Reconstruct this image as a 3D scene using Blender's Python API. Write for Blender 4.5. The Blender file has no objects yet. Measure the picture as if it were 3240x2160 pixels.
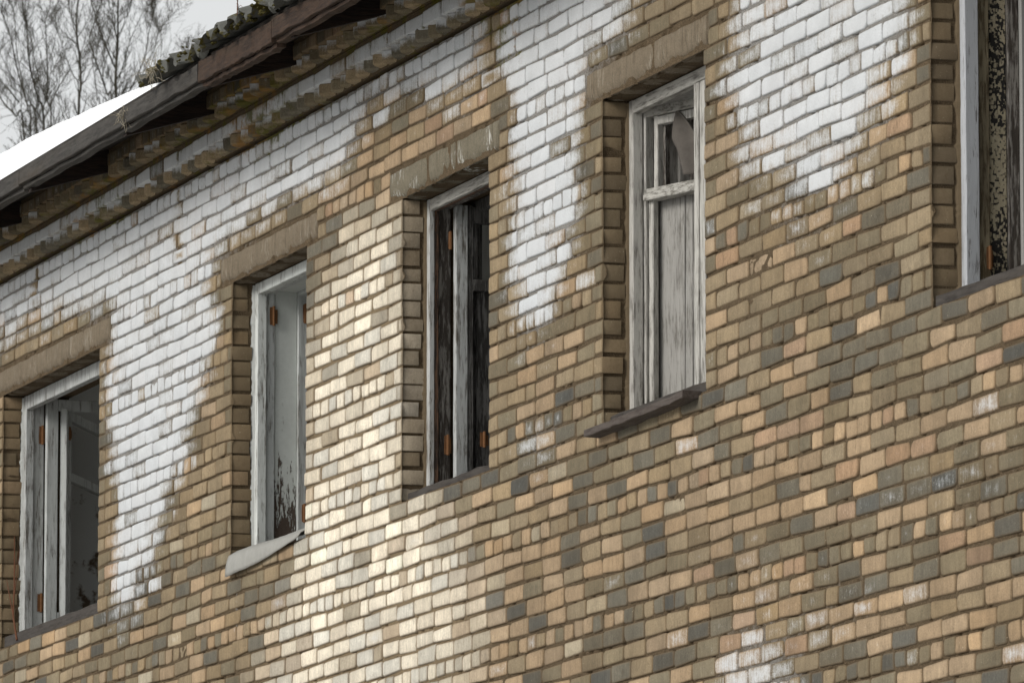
import bpy, math, random
import numpy as np
from mathutils import Vector, Matrix

random.seed(7)
RNG = np.random.default_rng(7)
scene = bpy.context.scene
COL = scene.collection
ZL = 6.9                       # height of the window heads above the ground

# ------------------------------------------------------------------ camera, sky, sun
cam = bpy.data.cameras.new("camera")
camera = bpy.data.objects.new("camera", cam)
COL.objects.link(camera)
CAM_POS = Vector((28.8847, -9.9959, ZL - 5.2657))
camera.location = CAM_POS
FWD = Vector((-0.93991775, 0.31245866, 0.13756525))
camera.rotation_euler = FWD.to_track_quat('-Z', 'Y').to_euler()
cam.sensor_width = 36
cam.lens = 260.169
cam.clip_start = 0.5
cam.clip_end = 3000
cam.dof.use_dof = True
cam.dof.focus_distance = 33.0
cam.dof.aperture_fstop = 20
scene.camera = camera

world = bpy.data.worlds.new("World")
scene.world = world
world.use_nodes = True
wt = world.node_tree
wt.nodes.clear()
sky = wt.nodes.new('ShaderNodeTexSky')
sky.sky_type = 'NISHITA'
sky.sun_disc = False
SUN_EL, SUN_AZ = math.radians(26), math.radians(281)   # azimuth: direction towards the sun, from +x
sky.sun_elevation = SUN_EL
sky.sun_rotation = math.radians(90) - SUN_AZ
sky.air_density = 1.0
sky.dust_density = 6.0
hsv = wt.nodes.new('ShaderNodeHueSaturation')
hsv.inputs['Saturation'].default_value = 0.06
wmix = wt.nodes.new('ShaderNodeMix')
wmix.data_type = 'RGBA'
wmix.inputs['Factor'].default_value = 0.75
wmix.inputs['B'].default_value = (6.6, 6.75, 6.8, 1)     # even cloud layer over the sky
bg = wt.nodes.new('ShaderNodeBackground')
bg.inputs['Strength'].default_value = 0.10
wo = wt.nodes.new('ShaderNodeOutputWorld')
wt.links.new(sky.outputs[0], hsv.inputs['Color'])
wt.links.new(hsv.outputs[0], wmix.inputs['A'])
wt.links.new(wmix.outputs['Result'], bg.inputs['Color'])
wt.links.new(bg.outputs[0], wo.inputs['Surface'])

sun = bpy.data.lights.new("sun", 'SUN')
sun.energy = 1.55
sun.angle = math.radians(22)
sun.color = (1.0, 0.965, 0.91)
sun_o = bpy.data.objects.new("sun", sun)
COL.objects.link(sun_o)
sd = Vector((math.cos(SUN_EL) * math.cos(SUN_AZ), math.cos(SUN_EL) * math.sin(SUN_AZ), math.sin(SUN_EL)))
sun_o.rotation_euler = sd.to_track_quat('Z', 'Y').to_euler()
sun_o.location = (0, -20, 30)

scene.view_settings.view_transform = 'Standard'
scene.view_settings.look = 'None'
scene.view_settings.gamma = 1
scene.view_settings.exposure = 0.42

# ------------------------------------------------------------------ material helpers
def new_mat(name):
    m = bpy.data.materials.new(name)
    m.use_nodes = True
    nt = m.node_tree
    return m, nt, nt.nodes['Principled BSDF']

class G:
    """small wrapper to write node graphs"""
    def __init__(s, nt): s.nt = nt
    def n(s, t, **kw):
        x = s.nt.nodes.new(t)
        for k, v in kw.items(): setattr(x, k, v)
        return x
    def put(s, sock, v):
        if hasattr(v, 'is_output'): s.nt.links.new(v, sock)
        else: sock.default_value = v
    def pos(s, scale=(1, 1, 1)):
        tc = s.n('ShaderNodeTexCoord')
        mp = s.n('ShaderNodeMapping')
        mp.inputs['Scale'].default_value = scale
        s.nt.links.new(tc.outputs['Object'], mp.inputs['Vector'])
        return mp.outputs[0]
    def noise(s, vec, scale, detail=4, rough=0.6):
        t = s.n('ShaderNodeTexNoise')
        t.inputs['Scale'].default_value = scale
        t.inputs['Detail'].default_value = detail
        t.inputs['Roughness'].default_value = rough
        s.nt.links.new(vec, t.inputs['Vector'])
        return t.outputs['Fac']
    def math(s, op, a, b=0.0, c=None, clamp=False):
        t = s.n('ShaderNodeMath', operation=op)
        t.use_clamp = clamp
        s.put(t.inputs[0], a); s.put(t.inputs[1], b)
        if c is not None: s.put(t.inputs[2], c)
        return t.outputs[0]
    def step(s, v, lo, hi):
        t = s.n('ShaderNodeMapRange', interpolation_type='SMOOTHSTEP')
        s.put(t.inputs['Value'], v)
        t.inputs['From Min'].default_value = lo
        t.inputs['From Max'].default_value = hi
        return t.outputs['Result']
    def mix(s, f, a, b, mode='MIX'):
        t = s.n('ShaderNodeMix', data_type='RGBA', blend_type=mode)
        s.put(t.inputs['Factor'], f)
        s.put(t.inputs['A'], a if hasattr(a, 'is_output') else (*a, 1))
        s.put(t.inputs['B'], b if hasattr(b, 'is_output') else (*b, 1))
        return t.outputs['Result']
    def attr(s, name, out='Fac'):
        t = s.n('ShaderNodeAttribute', attribute_name=name)
        return t.outputs[out]
    def scale_col(s, col, f):
        t = s.n('ShaderNodeVectorMath', operation='SCALE')
        s.put(t.inputs[0], col); s.put(t.inputs['Scale'], f)
        return t.outputs[0]
    def bump(s, bsdf, h, strength=0.5, dist=0.004):
        b = s.n('ShaderNodeBump')
        b.inputs['Strength'].default_value = strength
        b.inputs['Distance'].default_value = dist
        s.nt.links.new(h, b.inputs['Height'])
        s.nt.links.new(b.outputs[0], bsdf.inputs['Normal'])

def lerp(a, b, t): return a + (b - a) * t

def brick_material():
    m, nt, bs = new_mat("silicate_brick")
    g = G(nt)
    p = g.pos()
    n1 = g.noise(p, 22, 5, 0.65)
    n2 = g.noise(p, 150, 3, 0.7)
    n3 = g.noise(p, 6, 4, 0.6)
    st = g.noise(g.pos((55, 55, 5)), 1.0, 4, 0.6)       # vertical run-off streaks
    tint = g.attr('tint', 'Color')
    rim, lime, moss = g.attr('rim'), g.attr('lime'), g.attr('moss')
    v = g.math('MULTIPLY_ADD', n1, 0.55, 0.70)
    v = g.math('MULTIPLY', v, g.math('MULTIPLY_ADD', st, 0.55, 0.72))
    v = g.math('MULTIPLY', v, g.math('MULTIPLY_ADD', n2, 1.1, 0.45))
    big = g.noise(g.pos((1.6, 1, 0.75)), 2.6, 5, 0.62)               # soot and damp running over several bricks
    v = g.math('MULTIPLY', v, g.math('MULTIPLY_ADD', big, 1.1, 0.45))
    base = g.scale_col(tint, v)
    soot = g.step(g.noise(g.pos((40, 40, 14)), 1.0, 5, 0.7), 0.56, 0.72)
    base = g.mix(g.math('MULTIPLY', soot, 0.45), base, (0.075, 0.055, 0.032))
    # grimy worn arrises
    base = g.mix(g.math('MULTIPLY', g.math('POWER', rim, 3.0), 0.60), base, (0.150, 0.105, 0.060))
    # lime bloom / old whitewash
    lm = g.math('ADD', lime, g.math('MULTIPLY_ADD', n1, 0.75, -0.37))
    lm = g.math('ADD', lm, g.math('MULTIPLY_ADD', n2, 0.60, -0.30))
    lm = g.math('ADD', lm, g.math('MULTIPLY_ADD', st, 0.8, -0.40))
    edge = g.math('MULTIPLY', rim, g.math('MULTIPLY_ADD', lime, -0.36, 0.56))
    lm = g.step(g.math('SUBTRACT', lm, edge), 0.10, 0.86)
    wv = g.math('MULTIPLY_ADD', n3, 0.26, 0.47)
    wv = g.math('MULTIPLY', wv, g.math('MULTIPLY_ADD', n2, 0.40, 0.80))
    tintw = g.mix(0.09, (0.965, 0.995, 1.02), tint)
    white = g.scale_col(tintw, wv)
    col = g.mix(g.math('MULTIPLY', lm, 0.96), base, white)
    # pits and dark specks
    pit = g.step(g.noise(p, 95, 2, 0.5), 0.69, 0.76)
    col = g.mix(g.math('MULTIPLY', pit, 0.55), col, (0.10, 0.065, 0.03))
    fleck = g.step(g.noise(p, 120, 2, 0.5), 0.715, 0.76)
    col = g.mix(g.math('MULTIPLY', fleck, 0.5), col, (0.62, 0.55, 0.40))
    # moss and rust run-off
    ms = g.math('ADD', moss, g.math('MULTIPLY_ADD', g.noise(p, 11, 4, 0.7), 1.5, -1.02))
    ms = g.math('ADD', ms, g.math('MULTIPLY', rim, 0.24))
    mcol = g.mix(g.step(g.noise(p, 3.1, 3, 0.6), 0.50, 0.66), (0.095, 0.088, 0.012), (0.24, 0.125, 0.032))
    col = g.mix(g.math('MULTIPLY', g.step(ms, 0.30, 0.62), 0.85), col, mcol)
    nt.links.new(col, bs.inputs['Base Color'])
    bs.inputs['Roughness'].default_value = 0.92
    bs.inputs['Specular IOR Level'].default_value = 0.2
    h = g.math('ADD', g.math('MULTIPLY', n2, 0.6), n1)
    g.bump(bs, h, 0.55, 0.006)
    return m

def mortar_material():
    m, nt, bs = new_mat("mortar")
    g = G(nt)
    p = g.pos()
    n1 = g.noise(p, 18, 5, 0.7)
    n2 = g.noise(p, 260, 3, 0.75)
    n3 = g.noise(p, 100, 2, 0.6)
    lime, moss, cream = g.attr('lime'), g.attr('moss'), g.attr('cream')
    base = g.mix(n1, (0.085, 0.061, 0.035), (0.245, 0.178, 0.110))
    base = g.mix(cream, base, (0.33, 0.25, 0.155))  # mortar lightened too where reflected light is painted in
    base = g.mix(g.step(n2, 0.38, 0.66), g.scale_col(base, 0.55), base)
    grit = g.step(n2, 0.60, 0.68)
    base = g.mix(g.math('MULTIPLY', grit, 0.55), base, (0.36, 0.255, 0.165))
    lm = g.step(g.math('ADD', lime, g.math('MULTIPLY_ADD', n1, 1.0, -0.47)), 0.22, 0.88)
    wh = g.mix(g.step(n2, 0.35, 0.65), (0.17, 0.16, 0.145), (0.46, 0.455, 0.44))
    col = g.mix(g.math('MULTIPLY', lm, 0.78), base, wh)
    hole = g.step(n3, 0.66, 0.74)
    col = g.mix(g.math('MULTIPLY', hole, 0.7), col, (0.05, 0.034, 0.018))
    ms = g.math('ADD', moss, g.math('MULTIPLY_ADD', g.noise(p, 9, 4, 0.7), 1.7, -0.98))
    mcol = g.mix(g.step(g.noise(p, 3.1, 3, 0.6), 0.50, 0.66), (0.115, 0.105, 0.012), (0.27, 0.14, 0.035))
    col = g.mix(g.math('MULTIPLY', g.step(ms, 0.22, 0.5), 0.9), col, mcol)
    nt.links.new(col, bs.inputs['Base Color'])
    bs.inputs['Roughness'].default_value = 0.97
    bs.inputs['Specular IOR Level'].default_value = 0.1
    g.bump(bs, g.math('ADD', n2, g.math('MULTIPLY', n3, 0.8)), 1.0, 0.008)
    return m

def wood_material(name, paint, wood, bare=0.5, axis='z', soft=0.10, rough=0.8, dirt=0.5, dirtcol=(0.06, 0.045, 0.03)):
    """painted timber; bare = share of the surface where the paint has flaked off"""
    m, nt, bs = new_mat(name)
    g = G(nt)
    sc = {'z': (1, 1, 0.10), 'x': (0.10, 1, 1), 'y': (1, 0.10, 1)}[axis]
    p = g.pos(sc)
    po = g.pos()
    grain = g.noise(p, 150, 4, 0.7)
    grain2 = g.noise(p, 45, 4, 0.65)
    big = g.noise(po, 5, 4, 0.6)
    fl = g.noise(g.pos({'z': (1, 1, 0.12), 'x': (0.10, 1, 1), 'y': (1, 0.10, 1)}[axis]), 70, 5, 0.72)
    fl = g.math('ADD', g.math('MULTIPLY', fl, 0.75), g.math('MULTIPLY', big, 0.25))
    w = g.scale_col(g.mix(grain, (0, 0, 0), wood), 1.9)
    w = g.mix(g.math('MULTIPLY', grain2, 0.6), w, g.scale_col(w, 0.5))
    pc = g.scale_col(g.mix(0.0, paint, paint), g.math('MULTIPLY_ADD', grain2, 0.45, 0.78))
    lo = 0.5 + (0.5 - bare) * 0.42
    mask = g.step(fl, lo - soft * 0.5, lo + soft * 0.5)
    col = g.mix(mask, pc, w)
    crack = g.step(grain, 0.60, 0.70)
    col = g.mix(g.math('MULTIPLY', crack, 0.35), col, (0.03, 0.025, 0.02))
    d = g.step(g.noise(p, 9, 4, 0.7), 0.52, 0.72)
    col = g.mix(g.math('MULTIPLY', d, dirt), col, dirtcol)
    nt.links.new(col, bs.inputs['Base Color'])
    bs.inputs['Roughness'].default_value = rough
    bs.inputs['Specular IOR Level'].default_value = 0.25
    h = g.math('SUBTRACT', g.math('MULTIPLY', grain, 0.5), g.math('MULTIPLY', mask, 0.7))
    g.bump(bs, h, 0.6, 0.003)
    return m

def plain_material(name, a, b, scale=8, rough=0.9, bump=0.4, blotch=None, bl=(0.55, 0.62), stretch=(1, 1, 1), dist=0.004):
    m, nt, bs = new_mat(name)
    g = G(nt)
    p = g.pos(stretch)
    n = g.noise(p, scale, 6, 0.65)
    n2 = g.noise(p, scale * 14, 3, 0.6)
    col = g.mix(g.math('ADD', g.math('MULTIPLY', n, 0.7), g.math('MULTIPLY', n2, 0.3)), a, b)
    if blotch:
        k = g.step(g.noise(g.pos(), scale * 0.55, 6, 0.62), *bl)
        col = g.mix(k, col, blotch)
    nt.links.new(col, bs.inputs['Base Color'])
    bs.inputs['Roughness'].default_value = rough
    bs.inputs['Specular IOR Level'].default_value = 0.2
    g.bump(bs, g.math('ADD', n, g.math('MULTIPLY', n2, 0.5)), bump, dist)
    return m

M_BRICK = brick_material()
M_MORTAR = mortar_material()
M = {}
def concrete_material(name, a, b, streak, sf):
    m, nt, bs = new_mat(name)
    g = G(nt)
    p = g.pos()
    n = g.noise(p, 16, 6, 0.7); n2 = g.noise(p, 150, 3, 0.7); big = g.noise(p, 3.2, 4, 0.6)
    col = g.mix(g.math('ADD', g.math('MULTIPLY', n, 0.6), g.math('MULTIPLY', big, 0.4)), a, b)
    col = g.scale_col(col, g.math('MULTIPLY_ADD', n2, 1.1, 0.45))
    drip = g.step(g.math('ADD', g.math('MULTIPLY', g.noise(g.pos((38, 38, 3.5)), 1.0, 4, 0.65), 0.7), g.math('MULTIPLY', big, 0.3)), 0.50, 0.62)
    col = g.mix(g.math('MULTIPLY', drip, 0.38), col, (0.055, 0.040, 0.025))
    eff = g.step(g.math('ADD', g.math('MULTIPLY', g.noise(g.pos((60, 60, 9)), 1.0, 4, 0.7), 0.55), g.math('MULTIPLY', g.noise(p, 4.5, 3, 0.5), 0.45)), 0.545, 0.61)
    col = g.mix(g.math('MULTIPLY', eff, sf), col, streak)
    crack = g.step(g.noise(g.pos((0.5, 1, 3)), 32, 5, 0.75), 0.64, 0.68)
    col = g.mix(g.math('MULTIPLY', crack, 0.6), col, (0.03, 0.022, 0.014))
    nt.links.new(col, bs.inputs['Base Color'])
    bs.inputs['Roughness'].default_value = 0.95
    bs.inputs['Specular IOR Level'].default_value = 0.15
    g.bump(bs, g.math('ADD', n, g.math('MULTIPLY', n2, 0.7)), 0.9, 0.006)
    return m
M['concrete'] = concrete_material("lintel_concrete", (0.075, 0.060, 0.042), (0.262, 0.212, 0.150), (0.42, 0.38, 0.31), 0.28)
M['concrete_grey'] = concrete_material("weathered_lintel_concrete", (0.075, 0.065, 0.046), (0.25, 0.22, 0.16), (0.50, 0.49, 0.45), 0.85)
M['render'] = plain_material("reveal_mortar", (0.085, 0.062, 0.036), (0.17, 0.128, 0.08), 14, 0.95, 0.5)
M['plaster'] = plain_material("old_plaster", (0.66, 0.67, 0.65), (0.78, 0.79, 0.77), 5, 0.9, 0.4, (0.16, 0.115, 0.08), (0.55, 0.60))
M['plaster_grey'] = plain_material("grey_plaster", (0.24, 0.235, 0.22), (0.33, 0.325, 0.305), 5, 0.9, 0.3)
M['room'] = plain_material("pale_room_plaster", (0.68, 0.67, 0.64), (0.78, 0.77, 0.74), 3, 0.95, 0.3)  # plaster set this pale to bounce light around the rooms
M['fill'] = plain_material("lime_putty", (0.30, 0.31, 0.29), (0.56, 0.57, 0.55), 30, 0.95, 0.6)
M['w1'] = wood_material("grey_flaked_paint", (0.43, 0.44, 0.43), (0.13, 0.115, 0.095), 0.36, soft=.2, dirt=0.35)
M['w1b'] = wood_material("dirty_grey_paint", (0.44, 0.445, 0.43), (0.14, 0.12, 0.095), 0.32, soft=.2, dirt=0.45)
M['w2'] = wood_material("pale_grey_green_paint", (0.58, 0.60, 0.575), (0.20, 0.185, 0.16), 0.32, soft=.16, dirt=0.38)
M['w2b'] = wood_material("pale_grey_paint", (0.47, 0.485, 0.47), (0.16, 0.145, 0.125), 0.28, soft=.18, dirt=0.35)
M['dark'] = wood_material("blackened_timber", (0.24, 0.222, 0.20), (0.07, 0.058, 0.048), 0.55, dirt=0.6, dirtcol=(0.02, 0.017, 0.013))
M['darker'] = wood_material("charred_timber", (0.135, 0.13, 0.122), (0.05, 0.046, 0.042), 0.5, dirt=0.6, dirtcol=(0.03, 0.027, 0.024))
M['redwood'] = wood_material("brown_wet_timber", (0.16, 0.09, 0.055), (0.07, 0.05, 0.04), 0.5, dirt=0.6)
M['w4'] = wood_material("bleached_timber", (0.43, 0.415, 0.38), (0.15, 0.138, 0.12), 0.38, soft=.22, dirt=0.30)
M['w4x'] = wood_material("bleached_timber_rail", (0.40, 0.385, 0.35), (0.14, 0.128, 0.11), 0.38, 'x', soft=.22, dirt=0.30)
M['w5'] = wood_material("blue_grey_timber", (0.40, 0.412, 0.43), (0.18, 0.175, 0.17), 0.30, dirt=0.35)
M['w5t'] = wood_material("tan_timber", (0.24, 0.20, 0.13), (0.12, 0.09, 0.05), 0.45, dirt=0.4)
M['sill'] = wood_material("black_wet_sill", (0.06, 0.052, 0.045), (0.03, 0.024, 0.02), 0.4, 'x', soft=.3, dirt=0.4)
M['sill_metal'] = wood_material("rusty_sill", (0.085, 0.070, 0.060), (0.04, 0.026, 0.02), 0.40, 'x', soft=.3, dirt=0.4)
M['fascia'] = wood_material("grey_old_board", (0.060, 0.055, 0.049), (0.026, 0.023, 0.020), 0.45, 'x', soft=.35, dirt=0.45)
M['fascia_brown'] = wood_material("brown_old_board", (0.055, 0.032, 0.020), (0.02, 0.012, 0.008), 0.45, 'x', soft=.35, dirt=0.5)
M['rafter'] = wood_material("dark_rafter", (0.022, 0.013, 0.009), (0.014, 0.009, 0.007), 0.5, 'y', dirt=0.5, dirtcol=(0.008, 0.006, 0.004))
M['deck'] = wood_material("dark_roof_boards", (0.03, 0.024, 0.018), (0.015, 0.012, 0.01), 0.5, 'y', dirt=0.5)
M['slate'] = plain_material("mossy_corrugated_sheet", (0.055, 0.055, 0.048), (0.15, 0.15, 0.135), 12, 0.95, 0.8, (0.075, 0.062, 0.012), (0.54, 0.62))
M['rust'] = plain_material("rusty_hinge", (0.085, 0.036, 0.016), (0.25, 0.125, 0.055), 60, 0.9, 0.5)
M['zinc'] = plain_material("dull_sheet_metal", (0.20, 0.195, 0.175), (0.36, 0.355, 0.33), 18, 0.75, 0.2)
M['cloth'] = plain_material("grey_brown_cloth", (0.05, 0.044, 0.038), (0.14, 0.124, 0.108), 30, 0.95, 0.4)
M['board'] = wood_material("grey_boards", (0.275, 0.265, 0.245), (0.16, 0.148, 0.13), 0.34, soft=.2, dirt=0.35)
M['snow'] = plain_material("snow", (0.84, 0.86, 0.87), (0.90, 0.91, 0.91), 4, 0.7, 0.25, dist=0.02)
M['bark'] = plain_material("bark", (0.026, 0.023, 0.016), (0.07, 0.062, 0.046), 25, 0.95, 0.3)
M['straw'] = plain_material("straw", (0.20, 0.175, 0.13), (0.36, 0.32, 0.25), 40, 0.95, 0.1)
M['stem'] = plain_material("dry_stem", (0.10, 0.04, 0.022), (0.17, 0.075, 0.04), 40, 0.9, 0.1)
M['ground'] = plain_material("muddy_snow", (0.16, 0.14, 0.11), (0.34, 0.32, 0.29), 0.25, 0.95, 0.4, (0.62, 0.64, 0.66), (0.46, 0.58))
def flaked_material():
    m, nt, bs = new_mat("black_board_with_cream_flakes")
    g = G(nt)
    v = g.n('ShaderNodeTexVoronoi', distance='CHEBYCHEV')
    v.inputs['Scale'].default_value = 110
    nt.links.new(g.pos((1, 1, 0.8)), v.inputs['Vector'])
    n = g.noise(g.pos((1, 1, 0.35)), 9, 5, 0.7)
    sep = g.n('ShaderNodeSeparateColor')
    nt.links.new(v.outputs['Color'], sep.inputs[0])
    k = g.step(g.math('ADD', g.math('MULTIPLY', sep.outputs[0], 0.32), n), 0.56, 0.61)
    k2 = g.math('MULTIPLY', k, g.step(v.outputs['Distance'], 0.62, 0.5))
    c = g.mix(g.noise(g.pos(), 60, 3), (0.30, 0.25, 0.155), (0.50, 0.44, 0.32))
    col = g.mix(k2, (0.018, 0.016, 0.014), c)
    nt.links.new(col, bs.inputs['Base Color'])
    bs.inputs['Roughness'].default_value = 0.9
    g.bump(bs, k2, 0.6, 0.003)
    return m
M['flaked'] = flaked_material()
def peel_material():
    """grey-green board whose paint has cracked off towards its foot"""
    m, nt, bs = new_mat("peeling_grey_green_board")
    g = G(nt)
    n = g.noise(g.pos((1, 1, 0.16)), 75, 5, 0.75)
    big = g.noise(g.pos((1, 1, 0.5)), 14, 4, 0.6)
    tc = g.n('ShaderNodeTexCoord'); sx = g.n('ShaderNodeSeparateXYZ')
    nt.links.new(tc.outputs['Object'], sx.inputs[0])
    foot = g.step(sx.outputs['Z'], ZL - 0.55, ZL - 1.45)
    s = g.math('ADD', g.math('ADD', g.math('MULTIPLY', n, 0.8), g.math('MULTIPLY', big, 0.35)), g.math('MULTIPLY', foot, 0.30))
    k = g.step(s, 0.735, 0.765)
    c = g.mix(g.noise(g.pos(), 40, 4), (0.46, 0.48, 0.45), (0.60, 0.62, 0.585))
    col = g.mix(k, c, g.mix(n, (0.025, 0.018, 0.014), (0.10, 0.07, 0.05)))
    nt.links.new(col, bs.inputs['Base Color'])
    bs.inputs['Roughness'].default_value = 0.85
    g.bump(bs, g.math('SUBTRACT', 1.0, k), 0.7, 0.004)
    return m
M['peel'] = peel_material()

# ------------------------------------------------------------------ object helpers
def link(o, parent=None):
    COL.objects.link(o)
    if parent: o.parent = parent
    return o

def mesh_obj(name, verts, faces, mats, parent=None, mat_idx=None, smooth=False, attrs=None):
    me = bpy.data.meshes.new(name)
    me.from_pydata([tuple(v) for v in verts], [], faces)
    for m in (mats if isinstance(mats, (list, tuple)) else [mats]): me.materials.append(m)
    if mat_idx is not None: me.polygons.foreach_set('material_index', np.asarray(mat_idx, dtype=np.int32))
    if smooth: me.polygons.foreach_set('use_smooth', np.ones(len(me.polygons), dtype=bool))
    if attrs:
        for k, v in attrs.items():
            v = np.asarray(v, dtype=np.float32)
            if v.ndim == 2:
                a = me.attributes.new(k, 'FLOAT_COLOR', 'POINT')
                a.data.foreach_set('color', np.concatenate([v, np.ones((len(v), 1), np.float32)], 1).ravel())
            else:
                a = me.attributes.new(k, 'FLOAT', 'POINT')
                a.data.foreach_set('value', v)
    me.update()
    o = bpy.data.objects.new(name, me)
    return link(o, parent)

def tag(o, label=None, cat=None, group=None, kind=None):
    if label: o['label'] = label
    if cat: o['category'] = cat
    if group: o['group'] = group
    if kind: o['kind'] = kind
    return o

class MB:
    """collects simple pieces into one mesh"""
    def __init__(s): s.v, s.f, s.mi = [], [], []
    def add(s, verts, faces, mi=0):
        b = len(s.v)
        s.v += [tuple(v) for v in verts]
        s.f += [tuple(i + b for i in f) for f in faces]
        s.mi += [mi] * len(faces)
    def beam(s, a, b, udir, w, h, mi=0, seg=8, jit=0.0004, ch=0.003):
        """chamfered board from a to b; w along udir, h across"""
        a, b, u = Vector(a), Vector(b), Vector(udir).normalized()
        d = (b - a).normalized()
        t = d.cross(u).normalized()
        c = min(ch, w * .3, h * .3)
        prof = [(-w/2+c, -h/2), (w/2-c, -h/2), (w/2, -h/2+c), (w/2, h/2-c), (w/2-c, h/2), (-w/2+c, h/2), (-w/2, h/2-c), (-w/2, -h/2+c)]
        V, F = [], []
        for i in range(seg + 1):
            q = a.lerp(b, i / seg)
            du, dt = random.gauss(0, jit), random.gauss(0, jit)
            for (x, y) in prof:
                V.append(q + u * (x + du + random.gauss(0, jit * .5)) + t * (y + dt + random.gauss(0, jit * .5)))
        for i in range(seg):
            for k in range(8):
                k2 = (k + 1) % 8
                F.append((i*8+k, i*8+k2, (i+1)*8+k2, (i+1)*8+k))
        F.append(tuple(range(7, -1, -1))); F.append(tuple(seg*8 + k for k in range(8)))
        s.add(V, F, mi)
    def box(s, x0, x1, y0, y1, z0, z1, mi=0, **kw):
        """board along its longest side"""
        L = (x1-x0, y1-y0, z1-z0)
        cx, cy, cz = (x0+x1)/2, (y0+y1)/2, (z0+z1)/2
        if L[2] >= max(L[0], L[1]): s.beam((cx, cy, z0), (cx, cy, z1), (1, 0, 0), L[0], L[1], mi, **kw)
        elif L[0] >= L[1]: s.beam((x0, cy, cz), (x1, cy, cz), (0, 1, 0), L[1], L[2], mi, **kw)
        else: s.beam((cx, y0, cz), (cx, y1, cz), (1, 0, 0), L[0], L[2], mi, **kw)
    def tube(s, pts, rad, sides=5, mi=0):
        V, F = [], []
        n = len(pts)
        pts = [Vector(p) for p in pts]
        for i, p in enumerate(pts):
            d = (pts[min(i+1, n-1)] - pts[max(i-1, 0)])
            d = d.normalized() if d.length > 1e-9 else Vector((0, 0, 1))
            r0 = d.cross(Vector((0.37, 0.93, 0.05)))
            if r0.length < 1e-3: r0 = d.cross(Vector((1, 0, 0)))
            r0.normalize(); r1 = d.cross(r0)
            r = rad[i] if hasattr(rad, '__len__') else rad
            for k in range(sides):
                a = 2 * math.pi * k / sides
                V.append(p + r0 * (math.cos(a) * r) + r1 * (math.sin(a) * r))
        for i in range(n - 1):
            for k in range(sides):
                k2 = (k + 1) % sides
                F.append((i*sides+k, i*sides+k2, (i+1)*sides+k2, (i+1)*sides+k))
        s.add(V, F, mi)
    def build(s, name, mats, parent=None, smooth=False):
        return mesh_obj(name, s.v, s.f, mats, parent, s.mi, smooth)

def empty(name, loc=(0, 0, 0)):
    o = bpy.data.objects.new(name, None)
    o.location = loc
    o.empty_display_size = 0.3
    return link(o)

# ------------------------------------------------------------------ the setting
g_n = 60
gx = np.linspace(-900, 900, g_n + 1)
gv = [(x, y, 0.0) for y in gx for x in gx]
gf = [(j*(g_n+1)+i, j*(g_n+1)+i+1, (j+1)*(g_n+1)+i+1, (j+1)*(g_n+1)+i) for j in range(g_n) for i in range(g_n)]
ground = tag(mesh_obj("ground", gv, gf, M['ground']), kind='structure')

# ------------------------------------------------------------------ the brick house
house = tag(empty("brick_building"), "long two storey pale silicate brick building with whitewashed patches and broken windows", "building")

C = 0.077                      # course height
# openings: x0, x1, lintel x0, lintel x1
WINS = [(-10.004, -7.991, -10.25, -7.78), (-5.538, -4.27, -5.72, -4.10), (-2.780, -1.508, -2.95, -1.37),
        (0.0, 1.267, -0.21, 1.305), (3.717, 5.00, 3.51, 5.04)]
XA, XB = -14.5, 7.2
ROW_TOP, ROW_BOT = -8, 43      # courses counted down from the window heads

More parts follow.
